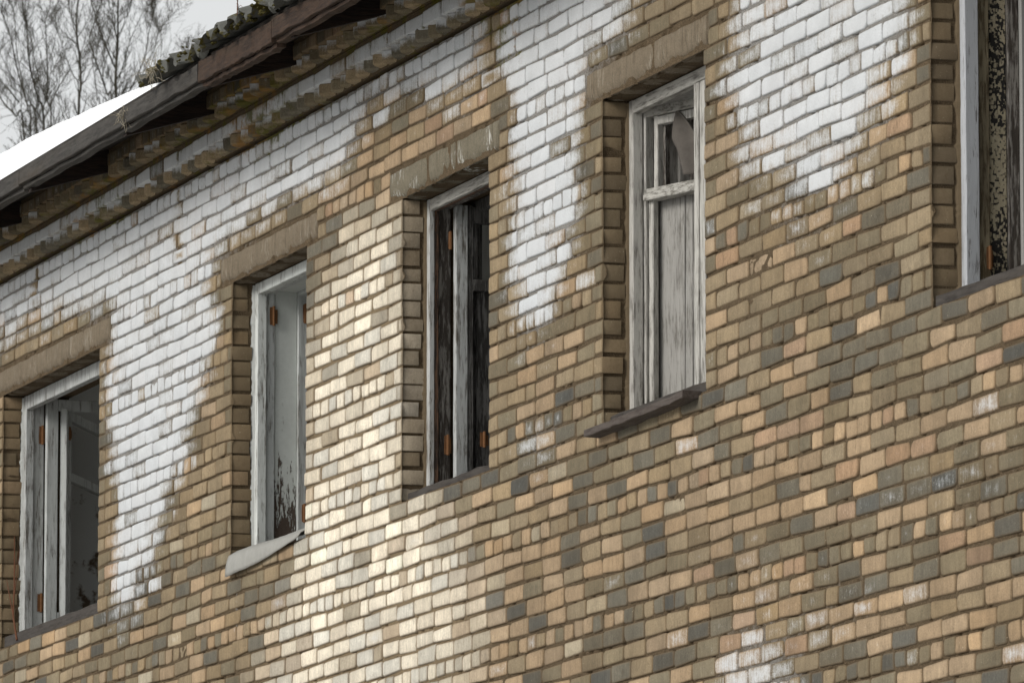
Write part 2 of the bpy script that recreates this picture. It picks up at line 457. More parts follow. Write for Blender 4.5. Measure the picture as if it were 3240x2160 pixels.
WHITE = [
 ([(-10.07,.29),(-9.5,.29),(-9.04,.29),(-8.42,.26),(-7.81,.22),(-7.76,-.03),(-7.79,-.37),(-7.68,-.68),(-7.68,-1.06),(-7.7,-1.4),(-7.56,-1.46),(-7.31,-1.37),(-6.94,-1.27),(-6.74,-1.14),(-6.54,-.96),(-6.35,-.79),(-6.19,-.57),(-5.92,-.38),(-5.77,-.16),(-5.93,-.01),(-5.78,.16),(-5.44,.24),(-4.88,.24),(-4.3,.25),(-3.73,.26),(-3.49,.32),(-3.26,.42),(-2.92,.44),(-2.53,.42),(-1.89,.31),(-1.71,.36),(-1.56,.32),(-1.52,.57),(-1.45,.80),(-14.9,1.2),(-14.9,.41)], 1.0),
 ([(-1.36,.66),(-1.40,.36),(-1.25,.26),(-1.25,.01),(-1.25,-.28),(-1.22,-.43),(-1.25,-.62),(-1.1,-.87),(-.86,-.94),(-.63,-.89),(-.52,-.68),(-.29,-.49),(-.26,-.28),(-.28,-.08),(-.17,.12),(.22,.22),(.55,.30),(1.0,.42),(1.3,.6),(1.4,.9),(-1.36,.9)], 1.0),
 ([(1.59,.09),(1.51,-.16),(1.59,-.38),(1.68,-.54),(1.98,-.60),(2.17,-.68),(2.51,-.80),(2.79,-.80),(2.98,-.70),(3.3,-.66),(3.39,-.52),(3.46,-.40),(3.52,-.2),(3.56,.1),(3.6,.4),(1.65,.4)], 0.92),
 ([(1.40,-2.62),(1.36,-2.43),(1.60,-2.36),(1.9,-2.33),(2.2,-2.40),(2.38,-2.50),(2.5,-2.85),(1.4,-2.85)], 0.64),
 ([(2.2,-2.30),(2.7,-2.25),(3.1,-2.33),(3.1,-2.52),(2.6,-2.56),(2.2,-2.46)], 0.44),
 ([(2.6,-1.95),(4.6,-1.9),(4.6,-2.2),(3.0,-2.2)], 0.24),
 ([(1.2,-2.05),(2.0,-2.05),(2.0,-2.25),(1.2,-2.25)], 0.26),
 ([(-1.1,-1.23),(-.87,-1.22),(-.58,-1.29),(-.55,-1.39),(-.81,-1.46),(-1.1,-1.40)], 0.62),
 ([(-1.15,-.9),(-.55,-.9),(-.6,-1.05),(-1.0,-1.08)], 0.45),
 ([(1.65,-.55),(3.3,-.7),(3.1,-.98),(2.3,-1.05),(1.8,-.8)], 0.40),
 ([(-7.7,-1.0),(-6.6,-1.0),(-6.75,-1.3),(-7.3,-1.6),(-7.75,-1.6)], 0.35),
]
CREAM = [(-3.59,-.01),(-3.19,-.03),(-2.82,-.05),(-2.75,-.69),(-2.75,-1.36),(-2.27,-1.54),(-2.01,-1.74),(-1.95,-1.96),(-1.89,-2.12),(-2.16,-2.25),(-2.5,-2.47),(-2.6,-3.2),(-4.7,-3.2),(-4.7,-2.04),(-4.56,-1.8),(-4.35,-1.58),(-4.28,-1.32),(-4.25,-.7),(-4.08,-.31),(-3.8,-.22)]  # pale bricks, with soft reflected sunlight partly painted into their colour
GREYZ = [(-4.15,.07),(-3.59,-.03),(-3.8,-.22),(-4.0,-.31),(-4.15,-.42),(-4.29,-.16)]
OCHRE = [(-3.9,.26),(-3.3,.40),(-1.9,.30),(-1.45,.3),(-1.35,-.02),(-3.0,.0),(-4.2,.1)]

def signed(P, poly):
    """positive inside, distance to the outline"""
    poly = np.asarray(poly, float)
    x, y = P[:, 0], P[:, 1]
    d = np.full(len(P), 1e9)
    inside = np.zeros(len(P), bool)
    for a, b in zip(poly, np.roll(poly, -1, 0)):
        e = b - a
        t = np.clip(((x - a[0]) * e[0] + (y - a[1]) * e[1]) / (e @ e + 1e-12), 0, 1)
        d = np.minimum(d, np.hypot(x - a[0] - t * e[0], y - a[1] - t * e[1]))
        if abs(e[1]) > 1e-12:
            c = ((a[1] > y) != (b[1] > y)) & (x < e[0] * (y - a[1]) / e[1] + a[0])
            inside ^= c
    return np.where(inside, d, -d)

def sst(v, lo, hi):
    t = np.clip((v - lo) / (hi - lo), 0, 1)
    return t * t * (3 - 2 * t)

_ph = RNG.uniform(0, 6.28, (12, 2)); _fr = RNG.uniform(-1, 1, (12, 2)); _fr /= np.hypot(_fr[:, 0], _fr[:, 1])[:, None]
_sc = np.geomspace(2.0, 26, 12)
def wob(P):
    """smooth pseudo noise in about -1..1"""
    r = np.zeros(len(P))
    for k in range(12):
        r += np.sin((P[:, 0] * _fr[k, 0] + P[:, 1] * _fr[k, 1]) * _sc[k] + _ph[k, 0]) * (2.0 / _sc[k]) ** 0.45
    return r / 2.6

def lime_field(P):
    r = np.zeros(len(P))
    w = wob(P) * 0.055
    for poly, a in WHITE:
        r = np.maximum(r, a * sst(signed(P, poly) + w, -0.27, 0.26))
    # dark run-off streaks that washed the white away
    for (xs, z1, z0, hw) in ((-1.485, .75, -.02, .055), (-6.50, .60, .20, .05), (-9.3, .6, .35, .02)):
        s = np.exp(-((P[:, 0] - xs + .02 * np.sin(P[:, 1] * 19)) / hw) ** 2) * ((P[:, 1] < z1) & (P[:, 1] > z0))
        r = r * (1 - 0.85 * s)
    for (xs, z1, z0, hw, am) in ((-5.44, -1.52, -1.72, .018, .55), (.16, -1.62, -1.90, .012, .7)):
        r = np.maximum(r, am * np.exp(-((P[:, 0] - xs) / hw) ** 2) * ((P[:, 1] < z1) & (P[:, 1] > z0)))
    return r

def moss_field(P):
    x, z = P[:, 0], P[:, 1]
    k = .5 + .5 * np.sin(x * 3.1 + 1.3 * np.sin(x * 1.7)) * np.sin(x * .83 + .6)
    r = (0.14 + .34 * k) * np.exp(-np.abs(z - 0.632) / 0.02) + (.10 + .34 * k) * np.exp(-np.abs(z - 0.788) / 0.03) + 0.10 * sst(z, .62, .70) + 0.17 * sst(z, .10, .60) * (x < 1)
    r += 0.30 * np.exp(-((x + 4.9) / .55) ** 2) * sst(z, .35, .60)
    r += 0.34 * np.exp(-((x + 1.3) / .35) ** 2) * sst(z, .10, .45)
    r += 0.20 * np.exp(-((x + 7.9) / .6) ** 2) * sst(z, .45, .60)
    return r

def cream_field(P):  # soft mask for the cream bricks and the reflected light painted with them
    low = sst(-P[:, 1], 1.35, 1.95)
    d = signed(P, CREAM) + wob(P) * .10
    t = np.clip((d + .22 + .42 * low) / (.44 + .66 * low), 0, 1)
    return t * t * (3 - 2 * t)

PAL = {'ochre': (0.350, 0.254, 0.158), 'tan': (0.262, 0.201, 0.124), 'olive': (0.192, 0.157, 0.101), 'grey': (0.138, 0.122, 0.090),
       'slate': (0.096, 0.090, 0.074), 'pale': (0.36, 0.305, 0.215), 'cream': (0.74, 0.665, 0.535), 'ivory': (0.60, 0.565, 0.485), 'pink': (0.335, 0.228, 0.145)}
def pick_tint(P):
    n = len(P)
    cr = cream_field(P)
    gz = signed(P, GREYZ) > -0.03
    oc = signed(P, OCHRE) > 0
    low = sst(-P[:, 1], 0.75, 1.55)
    batch = wob(P * np.array([.8, 2.2]) + 7.3)          # bricks of one delivery lie together
    names = list(PAL); arr = np.array([PAL[k] for k in names])
    sel = np.zeros(n, int)
    near = np.zeros(n, bool)
    for w in WINS: near |= (P[:, 0] > w[0] - .30) & (P[:, 0] < w[1] + .22) & (P[:, 1] > -18 * C) & (P[:, 1] < .30)
    for i in range(n):
        if gz[i]: w = dict(grey=.45, olive=.3, tan=.25)
        elif oc[i]: w = dict(ochre=.50, pink=.12, tan=.24, olive=.14)
        elif near[i]: w = dict(tan=.50, olive=.36, grey=.08, ochre=.06)
        elif random.random() < low[i]:
            if P[i, 0] < -5: w = dict(ochre=.26, tan=.33, olive=.20, grey=.14, slate=.04, pale=.03)
            elif P[i, 0] > 1: w = dict(ochre=.35, tan=.14, olive=.18, grey=.21, slate=.06, pink=.06)
            else: w = dict(ochre=.38, tan=.20, olive=.17, grey=.16, slate=.05, pale=.04)
        else: w = dict(tan=.48, olive=.28, ochre=.14, grey=.07, pink=.03)
        w = {k: v * (math.exp(batch[i] * 1.5) if k in ('grey', 'slate', 'olive') else 1) for k, v in w.items()}
        k = random.choices(list(w), list(w.values()))[0]
        sel[i] = names.index(k)
    out = arr[sel]
    out = out * RNG.normal(1, .10, (n, 1)) * (1 + RNG.normal(0, .025, (n, 1)) * np.array([[1, .1, -1.2]]))
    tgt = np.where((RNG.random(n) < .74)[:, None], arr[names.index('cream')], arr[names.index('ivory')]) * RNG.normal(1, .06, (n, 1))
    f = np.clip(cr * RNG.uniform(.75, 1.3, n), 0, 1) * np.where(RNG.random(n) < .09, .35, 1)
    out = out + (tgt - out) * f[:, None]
    out = out * (1 + .10 * wob(P * 1.3)[:, None])
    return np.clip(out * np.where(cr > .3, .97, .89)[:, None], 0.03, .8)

# --- brick template: 3 points per corner, rings: back, arris, bevel, inner, centre
def joint_noise():
    k = RNG.uniform(1.0, 11.0, 6); ph = RNG.uniform(0, 6.28, 6); am = RNG.normal(0, .0011, 6)
    return lambda x: sum(am[i] * math.sin(k[i] * x + ph[i]) for i in range(6))
JN = {j: joint_noise() for j in range(-14, 60)}

class Bricks:
    def __init__(s): s.q = []       # corner quads (8 numbers), y front, y back, tint seed point
    def add(s, x0, x1, course, y=0.0, back=0.024, top=None, z=None):
        b = RNG.normal(0, .0021, 8)
        t1, t2 = RNG.uniform(.0036, .0076), RNG.uniform(.0036, .0076)
        nt, nb = JN[course], JN[course + 1]
        zt, zb = -course * C, -(course + 1) * C
        s.q.append((x0 + b[0], zb + nb(x0) + t1 + b[1], x1 + b[2], zb + nb(x1) + t1 + b[3],
                    x1 + b[4], zt + nt(x1) - t2 + b[5], x0 + b[6], zt + nt(x0) - t2 + b[7], y + RNG.normal(0, .0016), y + back))
    def geometry(s):
        Q = np.array(s.q); n = len(Q)
        P = Q[:, :8].reshape(n, 4, 2)
        cen = P.mean(1)
        rad = RNG.uniform(.004, .017, (n, 4)); rad[RNG.random((n, 4)) < .16] *= 1.9
        deepb = (Q[:, 9] - Q[:, 8]) > .05
        rad[deepb] = RNG.uniform(.003, .0065, (int(deepb.sum()), 4))
        out = np.zeros((n, 12, 2))
        for k in range(4):
            c, pv, nx = P[:, k], P[:, k - 1], P[:, (k + 1) % 4]
            d0 = (pv - c); l0 = np.hypot(d0[:, 0], d0[:, 1]); d0 /= l0[:, None]
            d1 = (nx - c); l1 = np.hypot(d1[:, 0], d1[:, 1]); d1 /= l1[:, None]
            r = np.minimum(rad[:, k], np.minimum(l0, l1) * .35)[:, None]
            out[:, k*3] = c + d0 * r
            out[:, k*3+1] = c + (d0 + d1) * r * .30
            out[:, k*3+2] = c + d1 * r
        out += np.repeat(RNG.normal(0, .0012, (n, 4, 2)), 3, 1) + RNG.normal(0, 1, out.shape) * np.repeat(np.minimum(.001, rad * .07), 3, 1)[:, :, None]
        half = np.maximum(np.abs(out - cen[:, None]).max(1), .01)[:, None]       # half sizes
        def inset(m): return cen[:, None] + (out - cen[:, None]) * np.clip(1 - m / half, .15, 1)
        yf, yb = Q[:, 8], Q[:, 9]
        tilt = RNG.normal(0, .006, (n, 2))
        def ring(xy, y):
            yy = y[:, None] + (xy[:, :, 0] - cen[:, None, 0]) * tilt[:, None, 0] + (xy[:, :, 1] - cen[:, None, 1]) * tilt[:, None, 1]
            return np.stack([xy[:, :, 0], yy, xy[:, :, 1]], -1)
        bev = RNG.uniform(.0025, .0055, n)
        r0 = np.stack([out[:, :, 0], np.repeat(yb[:, None], 12, 1), out[:, :, 1]], -1)
        r1 = ring(out, yf + bev)
        r2 = ring(inset(.0045), yf + .0004)
        r3 = ring(inset(.0085), yf - .0004)
        ce = np.stack([cen[:, 0], yf - .0008, cen[:, 1]], -1)[:, None]
        V = np.concatenate([r0, r1, r2, r3, ce], 1)             # n x 49 x 3
        F = []
        for a in range(3):
            for k in range(12):
                k2 = (k + 1) % 12
                F.append((a*12+k, a*12+k2, (a+1)*12+k2, (a+1)*12+k))
        F4 = np.array(F)
        F3 = np.array([(36+k, 36+(k+1) % 12, 48) for k in range(12)])
        rim = np.concatenate([np.full(12, 1.), np.full(12, 1.), np.full(12, .85), np.full(12, .55), np.zeros(1)])
        base = (np.arange(n) * 49)[:, None, None]
        f4 = (F4[None] + base).reshape(-1, 4); f3 = (F3[None] + base).reshape(-1, 3)
        faces = [tuple(f) for f in f4.tolist()] + [tuple(f) for f in f3.tolist()]
        tint = pick_tint(cen)
        Vf = V.reshape(-1, 3)
        lime = lime_field(Vf[:, [0, 2]])
        per = np.repeat(RNG.normal(0, .13, n) + (RNG.random(n) < .10) * RNG.uniform(-.42, .1, n), 49)
        stray = np.repeat((RNG.random(n) < .022) * RNG.uniform(.25, .55, n) * (cen[:, 1] < -.6), 49)   # single bloomed bricks
        lime = np.clip(lime + per * sst(lime, .02, .3) + stray, 0, 1.15)
        # end piece of a reveal: no bloom inside the window
        lime = np.where(Vf[:, 1] > .03, lime * .25, lime)
        cz = np.repeat(cen[:, 1], 49)
        lime = np.where(cz > .70, lime * np.repeat(RNG.uniform(.75, 1.1, n), 49), lime)
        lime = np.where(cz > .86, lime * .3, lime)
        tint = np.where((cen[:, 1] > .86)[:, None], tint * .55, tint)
        return Vf, faces, np.repeat(tint, 49, 0), lime, np.tile(rim, n), moss_field(Vf[:, [0, 2]])

def fill_row(B, xa, xb, course, header, bl=False, br=False, y=0.0, phase=0, back=0.024, deep=.116):
    """lay one course between xa and xb; bl/br: the end is a window jamb"""
    x = xa
    pieces = []
    j = .0112
    first = True
    while x < xb - 1e-6:
        if header: w = .1140
        else: w = .2480
        if first and not header:
            if phase: w = .122
        if first and bl and header and phase: w = .06
        if random.random() < .035 and not header: w = random.choice([.12, .185])
        w *= RNG.normal(1, .022)
        if xb - (x + w) < .045: w = xb - x
        pieces.append((x, min(x + w, xb)))
        x += w + j * RNG.uniform(.75, 1.3)
        first = False
    for i, (a, b) in enumerate(pieces):
        if b - a < .018: continue
        bk = back
        if (bl and i == 0) or (br and i == len(pieces) - 1): bk = RNG.uniform(.082, .113)
        B.add(a, b, course, y, bk)

B = Bricks()
for c in range(ROW_TOP, ROW_BOT):
    cuts = []
    for (x0, x1, l0, l1) in WINS:
        if 0 <= c < 18: cuts.append((x0, x1, True))
        elif c in (-1, -2): cuts.append((l0 - .006, l1 + .006, False))
    header = (c % 6 == 4)
    segs = []
    x, bl = XA, False
    for a, b, jam in cuts:
        segs.append((x, a, bl, jam)); x, bl = b, jam
    segs.append((x, XB, bl, False))
    for (a, b, l, r) in segs:
        off = 0 if l else RNG.uniform(0, .03)
        fill_row(B, a - (0 if l else off * (a == XA)), b, c, header, l, r, phase=(c % 2))
# corbelled plain courses of the cornice
fill_row(B, XA, XB, -10, False, y=-.066, back=.16, phase=1)
fill_row(B, XA, XB, -12, True, y=-.132, back=.22)
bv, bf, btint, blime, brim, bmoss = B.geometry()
NB = len(bv)

# mortar bed behind the bricks: fine grid with the openings left out
def mortar_grid():
    xs = set(np.round(np.arange(XA, XB + .001, .03), 4)); zs = set(np.round(np.arange(-ROW_BOT * C, .645, .0257), 4))
    for w in WINS: xs |= {w[0] + .004, w[1] - .004}
    zs |= {0.0, -18 * C}
    xs, zs = np.array(sorted(xs)), np.array(sorted(zs))
    def thin(a, keep):
        o = [a[0]]
        for v in a[1:]:
            if v - o[-1] < .006:
                if any(abs(v - k) < 1e-6 for k in keep): o[-1] = v
                continue
            o.append(v)
        return np.array(o)
    xs = thin(xs, [w[0] + .004 for w in WINS] + [w[1] - .004 for w in WINS]); zs = thin(zs, [0.0, -18 * C])
    XX, ZZ = np.meshgrid(xs, zs)
    n, m = len(xs), len(zs)
    yy = .0068 + .0024 * wob(np.stack([XX.ravel() * 1.6, ZZ.ravel() * 2.4], -1)).reshape(XX.shape) + RNG.normal(0, .0009, XX.shape) + .0007 * np.sin(XX * 11 + ZZ * 7)
    yy[RNG.random(XX.shape) < .05] += .014
    V = np.stack([XX, yy, ZZ], -1).reshape(-1, 3)
    xc, zc = (xs[:-1] + xs[1:]) / 2, (zs[:-1] + zs[1:]) / 2
    ok = np.ones((m - 1, n - 1), bool)
    for w in WINS:
        ix = (xc > w[0] + .004) & (xc < w[1] - .004); iz = (zc < 0) & (zc > -18 * C)
        ok[np.ix_(iz, ix)] = False
    F = [(j*n+i, j*n+i+1, (j+1)*n+i+1, (j+1)*n+i) for j, i in np.argwhere(ok)]
    return V, F
mv, mf = mortar_grid()
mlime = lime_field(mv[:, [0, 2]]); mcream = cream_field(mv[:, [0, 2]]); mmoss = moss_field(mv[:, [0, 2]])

# reveals (side faces inside the openings, behind the quarter bricks) and the rest of the wall body
body = MB()
TH = .38
for (x0, x1, l0, l1) in WINS:
    for xe, s in ((x0, -1), (x1, 1)):
        xm = xe + s * .0055
        nz = 60
        V, F = [], []
        for k in range(nz + 1):
            z = -18 * C * k / nz
            for yj in (.008, .05, .095, .118):
                V.append((xm + RNG.normal(0, .0012), yj, z))
        for k in range(nz):
            for q in range(3):
                F.append((k*4+q, k*4+q+1, (k+1)*4+q+1, (k+1)*4+q) if s < 0 else (k*4+q+1, k*4+q, (k+1)*4+q, (k+1)*4+q+1))
        body.add(V, F)
def wallbox(x0, x1, y0, y1, z0, z1):
    V = [(x, y, z) for x in (x0, x1) for y in (y0, y1) for z in (z0, z1)]
    body.add(V, [(0,1,3,2), (4,6,7,5), (0,4,5,1), (2,3,7,6), (0,2,6,4), (1,5,7,3)])
edges = [XA] + [v for w in WINS for v in (w[0] - .14, w[1] + .14)] + [XB]
for i in range(0, len(edges), 2): wallbox(edges[i], edges[i+1], .03, TH, -18 * C, 0)
wallbox(XA, XB, .032, TH + .002, .002, .88)
wallbox(XA, XB, .031, TH + .001, -ZL, -18 * C - .06)
for (x0, x1, l0, l1) in WINS: 
    for a, b in ((x0 - .141, x0 - .012), (x1 + .012, x1 + .141)):
        wallbox(a, b, .119, TH - .001, -18 * C, 0)
wallbox(XA - .4, XA, -.01, 5.4, -ZL, .9); wallbox(XB, XB + .4, -.01, 5.4, -ZL, .9)
rear = [XA] + [v for w in WINS for v in (w[0] - .3, w[1] + .5)] + [XB]  # unseen unframed openings in the back wall, added to light the rooms
for i in range(0, len(rear), 2): wallbox(rear[i], rear[i+1], 5.0, 5.4, -1.6, .3)
wallbox(XA, XB, 5.0, 5.4, -ZL, -1.6); wallbox(XA, XB, 5.0, 5.4, .3, .88)
# plain lower wall skin down to the ground
wallbox(XA, XB, .002, .028, -ZL, -ROW_BOT * C + .002)
wv, wf = np.array(body.v), body.f

allv = np.concatenate([bv, mv, wv]); nb, nm, nw = len(bv), len(mv), len(wv)
allv[:, 2] += ZL
faces = bf + [tuple(i + nb for i in f) for f in mf] + [tuple(i + nb + nm for i in f) for f in wf]
midx = [0] * len(bf) + [1] * len(mf) + [1] * len(wf)
attrs = dict(tint=np.concatenate([btint, np.tile([[.3, .25, .2]], (nm + nw, 1))]),
             lime=np.concatenate([blime, mlime, np.zeros(nw)]),
             rim=np.concatenate([brim, np.zeros(nm + nw)]),
             moss=np.concatenate([bmoss, mmoss, np.zeros(nw)]),
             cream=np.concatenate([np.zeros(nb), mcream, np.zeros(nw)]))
wall = mesh_obj("wall", allv, faces, [M_BRICK, M_MORTAR], house, midx, False, attrs)
sm = np.zeros(len(faces), bool); sm[:len(bf)] = True
wall.data.polygons.foreach_set('use_smooth', sm)

# --- cornice: two dog-tooth courses
def chamfer_box(cx, cy, cz, w, d, h, rot, c=.011):
    V, idx = [], {}
    co, si = math.cos(rot), math.sin(rot)
    for sx in (-1, 1):
        for sy in (-1, 1):
            for sz in (-1, 1):
                for ax in range(3):
                    p = [sx * (w/2 - c), sy * (d/2 - c), sz * (h/2 - c)]
                    p[ax] += (sx, sy, sz)[ax] * c
                    idx[(sx, sy, sz, ax)] = len(V)
                    p = [q + random.gauss(0, .0012) for q in p]
                    V.append((cx + p[0]*co - p[1]*si, cy + p[0]*si + p[1]*co, cz + p[2]))
    F = []
    g4 = ((-1, -1), (1, -1), (1, 1), (-1, 1))
    for s in (-1, 1):
        F.append([idx[(s, a, b, 0)] for a, b in g4][::s])
        F.append([idx[(b, s, a, 1)] for a, b in g4][::s])
        F.append([idx[(a, b, s, 2)] for a, b in g4][::s])
    for a in (-1, 1):
        for b in (-1, 1):
            e = [idx[(-1, a, b, 1)], idx[(1, a, b, 1)], idx[(1, a, b, 2)], idx[(-1, a, b, 2)]]; F.append(e[::(-1 if a*b > 0 else 1)])
            e = [idx[(a, -1, b, 0)], idx[(a, 1, b, 0)], idx[(a, 1, b, 2)], idx[(a, -1, b, 2)]]; F.append(e[::(1 if a*b > 0 else -1)])
            e = [idx[(a, b, -1, 0)], idx[(a, b, 1, 0)], idx[(a, b, 1, 1)], idx[(a, b, -1, 1)]]; F.append(e[::(-1 if a*b > 0 else 1)])
    for sx in (-1, 1):
        for sy in (-1, 1):
            for sz in (-1, 1):
                t = [idx[(sx, sy, sz, 0)], idx[(sx, sy, sz, 1)], idx[(sx, sy, sz, 2)]]
                F.append(t if sx*sy*sz > 0 else t[::-1])
    return V, F
cb = MB(); tints = []; ylime = []
for (zc, tip) in ((.6735, -.066), (.8275, -.134)):
    x = XA + .05
    while x < XB - .05:
        s = .118 * RNG.normal(1, .02)
        hh = .066 + RNG.normal(0, .0012)
        tp = tip + RNG.normal(0, .006)
        V, F = chamfer_box(x, tp + s * .7071, zc + RNG.normal(0, .002) + ZL, s, s, hh, math.radians(45) + RNG.normal(0, .035))
        cb.add(V, F)
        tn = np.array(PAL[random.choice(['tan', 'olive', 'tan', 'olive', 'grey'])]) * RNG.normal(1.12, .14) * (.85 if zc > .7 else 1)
        tints += [tn] * len(V)
        l0 = RNG.choice([0, .25, .55, .8], p=[.34, .22, .24, .20])
        for v in V: ylime.append(l0 * (0.15 + 1.3 * sst(np.array([(v[2] - ZL - zc) / .066]), -.45, .4)[0]))
        x += .136 * RNG.normal(1, .015)
# bed of mortar behind the teeth
for (y0, z0, z1) in ((-.006, .636, .71), (-.060, .714, .786), (-.064, .790, .864), (-.126, .868, .94)):
    V = [(XA, y0, z0+ZL), (XB, y0, z0+ZL), (XB, y0, z1+ZL), (XA, y0, z1+ZL), (XA, .1, z0+ZL), (XB, .1, z0+ZL), (XB, .1, z1+ZL), (XA, .1, z1+ZL)]
    cb.add(V, [(0, 1, 2, 3), (0, 4, 5, 1), (3, 2, 6, 7)], 1)
    tints += [np.array([.3, .25, .2])] * 8; ylime += [.1] * 8
cv = np.array(cb.v); cP = np.stack([cv[:, 0], cv[:, 2] - ZL], -1)
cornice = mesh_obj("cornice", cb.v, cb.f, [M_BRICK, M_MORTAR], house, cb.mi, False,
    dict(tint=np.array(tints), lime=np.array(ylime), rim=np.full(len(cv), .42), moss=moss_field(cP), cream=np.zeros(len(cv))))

# --- concrete lintels with a worn lower arris
def lintel(x0, x1, mat, hgt=.136):
    prof = [(.119, .004), (.06, .001), (.036, .003), (.016, .011), (.004, .024), (-.002, .044), (-.003, .07), (-.001, hgt - .006), (.006, hgt), (.119, hgt)]
    n = int((x1 - x0) / .03)
    V, F = [], []
    for i in range(n + 1):
        x = x0 + (x1 - x0) * i / n
        ch = .003 * math.sin(x * 23) + (.012 * random.random() if random.random() < .10 else 0)
        for (y, z) in prof:
            k = 1.2 if z < .06 else .5
            V.append((x, y + random.gauss(0, .0022) * k + ch * (y < .03), z + ZL + random.gauss(0, .0022) * k + ch * (z < .03)))
    m = len(prof)
    for i in range(n):
        for k in range(m - 1): F.append((i*m+k, i*m+k+1, (i+1)*m+k+1, (i+1)*m+k))
    F.append(tuple(range(m-1, -1, -1))); F.append(tuple(n*m + k for k in range(m)))
    F = [tuple(reversed(f)) for f in F]
    return mesh_obj("lintel", V, F, mat, house, smooth=True)
LM = [M['concrete'], M['concrete'], M['concrete_grey'], M['concrete'], M['concrete']]
for (x0, x1, l0, l1), lm in zip(WINS, LM): lintel(l0, l1, lm)

# ------------------------------------------------------------------ windows
ZB = ZL - 18 * C
def uframe(name, win, parent, x0, x1, y0, y1, t, zt, zb, mats, head=True, foot=True, headmat=None, t_head=None):
    """one ring of a window frame: two jambs, head and foot"""
    mb = MB()
    th = t_head or t
    mb.box(x0, x0 + t, y0, y1, zb, zt, seg=14)
    mb.box(x1 - t, x1, y0, y1, zb, zt, seg=14)
    hm = 1 if headmat else 0
    if head: mb.box(x0 + t + .001, x1 - t - .001, y0 + .001, y1 - .001, zt - th, zt, hm, seg=14)
    if foot: mb.box(x0 + t + .001, x1 - t - .001, y0 + .001, y1 - .001, zb, zb + t, hm, seg=14)
    ml = [mats] + ([headmat] if headmat else [])
    return mb.build(name, ml, parent)

def hinge(parent, x, y0, y1, z0, z1):
    """two rusty leaves and a knuckle on a face that looks towards +x"""
    mb = MB()
    ym = (y0 + y1) / 2
    mb.box(x, x + .003, y0, ym - .004, z0, z1, seg=3)
    mb.box(x, x + .003, ym + .004, y1, z0 + .006, z1 - .012, seg=3)
    mb.tube([(x + .006, ym, z0 - .004), (x + .006, ym, z1 + .004)], .007, 8)
    return mb.build("hinge", M['rust'], parent)

def putty(parent, x0, zt, zb, mat):
    """ragged mortar between brick and frame along the jamb"""
    V, F = [], []
    n = 110; w = .006
    for i in range(n + 1):
        z = zt + (zb - zt) * i / n
        w = .6 * w + .4 * abs(random.gauss(0, .011))
        V += [(x0 - .006, .112 - w * .8, z), (x0 + .0015 + w * .10, .116 - w * .4, z), (x0 + .005 + w * .2, .1215, z)]
    for i in range(n):
        for k in range(2): F.append((i*3+k, i*3+k+1, (i+1)*3+k+1, (i+1)*3+k))
    return mesh_obj("putty", V, F, mat, parent)

def sill_board(parent, x0, x1, y0, y1, zt, zb, mat, name="sill"):
    mb = MB()
    mb.box(x0, x1, y0, y1, zb, zt, seg=10, jit=.002)
    return mb.build(name, mat, parent)

def window(i):
    x0, x1 = WINS[i][0], WINS[i][1]
    o = empty("window", ((x0 + x1) / 2, .2, ZB))
    o.parent = house
    return o, x0, x1

def keep(parent, objs):
    """children were built in world space: cancel the parent's offset"""
    for c in objs: c.matrix_parent_inverse = Matrix.Translation(parent.location).inverted()

FT = ZL - .004      # frame top
# -- window 1, wide, with two open casements
w, x0, x1 = window(0); P = []
P.append(uframe("outer_frame", 0, w, x0 + .004, x1 - .004, .121, .166, .050, FT, ZB, M['w1'], t_head=.075))
P.append(uframe("middle_frame", 0, w, x0 + .002, x1 - .002, .167, .228, .036, FT - .02, ZB + .002, M['w1b'], head=False))
P.append(uframe("inner_frame", 0, w, x0 + .003, x1 - .003, .331, .378, .052, FT - .03, ZB + .001, M['w1b'], head=False))
mb = MB()   # casement opened square to the wall
xs = x0 + .050
mb.box(xs, xs + .038, .230, .294, ZB + .13, ZL - .018, seg=12)
mb.box(xs, xs + .037, .82, .875, ZB + .13, ZL - .018, seg=12)
mb.box(xs + .001, xs + .036, .295, .819, ZL - .080, ZL - .019, seg=8)
mb.box(xs + .001, xs + .036, .295, .819, ZB + .131, ZB + .20, seg=8)
P.append(mb.build("sash", M['w2b'], w))
mb = MB()   # inner casement folded back against the room wall
d = Vector((-.87, .49, 0)); a0 = Vector((xs + .02, .335, 0))
nrm = Vector((.49, .87, 0))
def rail(za, zb, s0=.045, s1=.86): mb.beam(a0 + d * s0 + Vector((0, 0, (za + zb) / 2)), a0 + d * s1 + Vector((0, 0, (za + zb) / 2)), nrm, .036, abs(za - zb), seg=8)
for s in (.0, .88): mb.beam(a0 + d * s + Vector((0, 0, ZB + .12)), a0 + d * s + Vector((0, 0, ZL - .07)), d, .05, .038, seg=10)
rail(ZL - .125, ZL - .072); rail(ZL - .455, ZL - .405); rail(ZB + .12, ZB + .19)
P.append(mb.build("sash", M['w2b'], w))
P.append(hinge(w, x0 + .040, .198, .236, ZL - .262, ZL - .166))
P.append(hinge(w, x0 + .040, .196, .238, ZL - 1.180, ZL - 1.085))
P.append(hinge(w, x0 + .058, .352, .378, ZL - .235, ZL - .170))
P.append(putty(w, x0, ZL - .01, ZB, M['fill']))
P.append(sill_board(w, x0 + .01, x1 - .01, .02, .122, ZB + .062, ZB - .01, M['sill']))
keep(w, P)

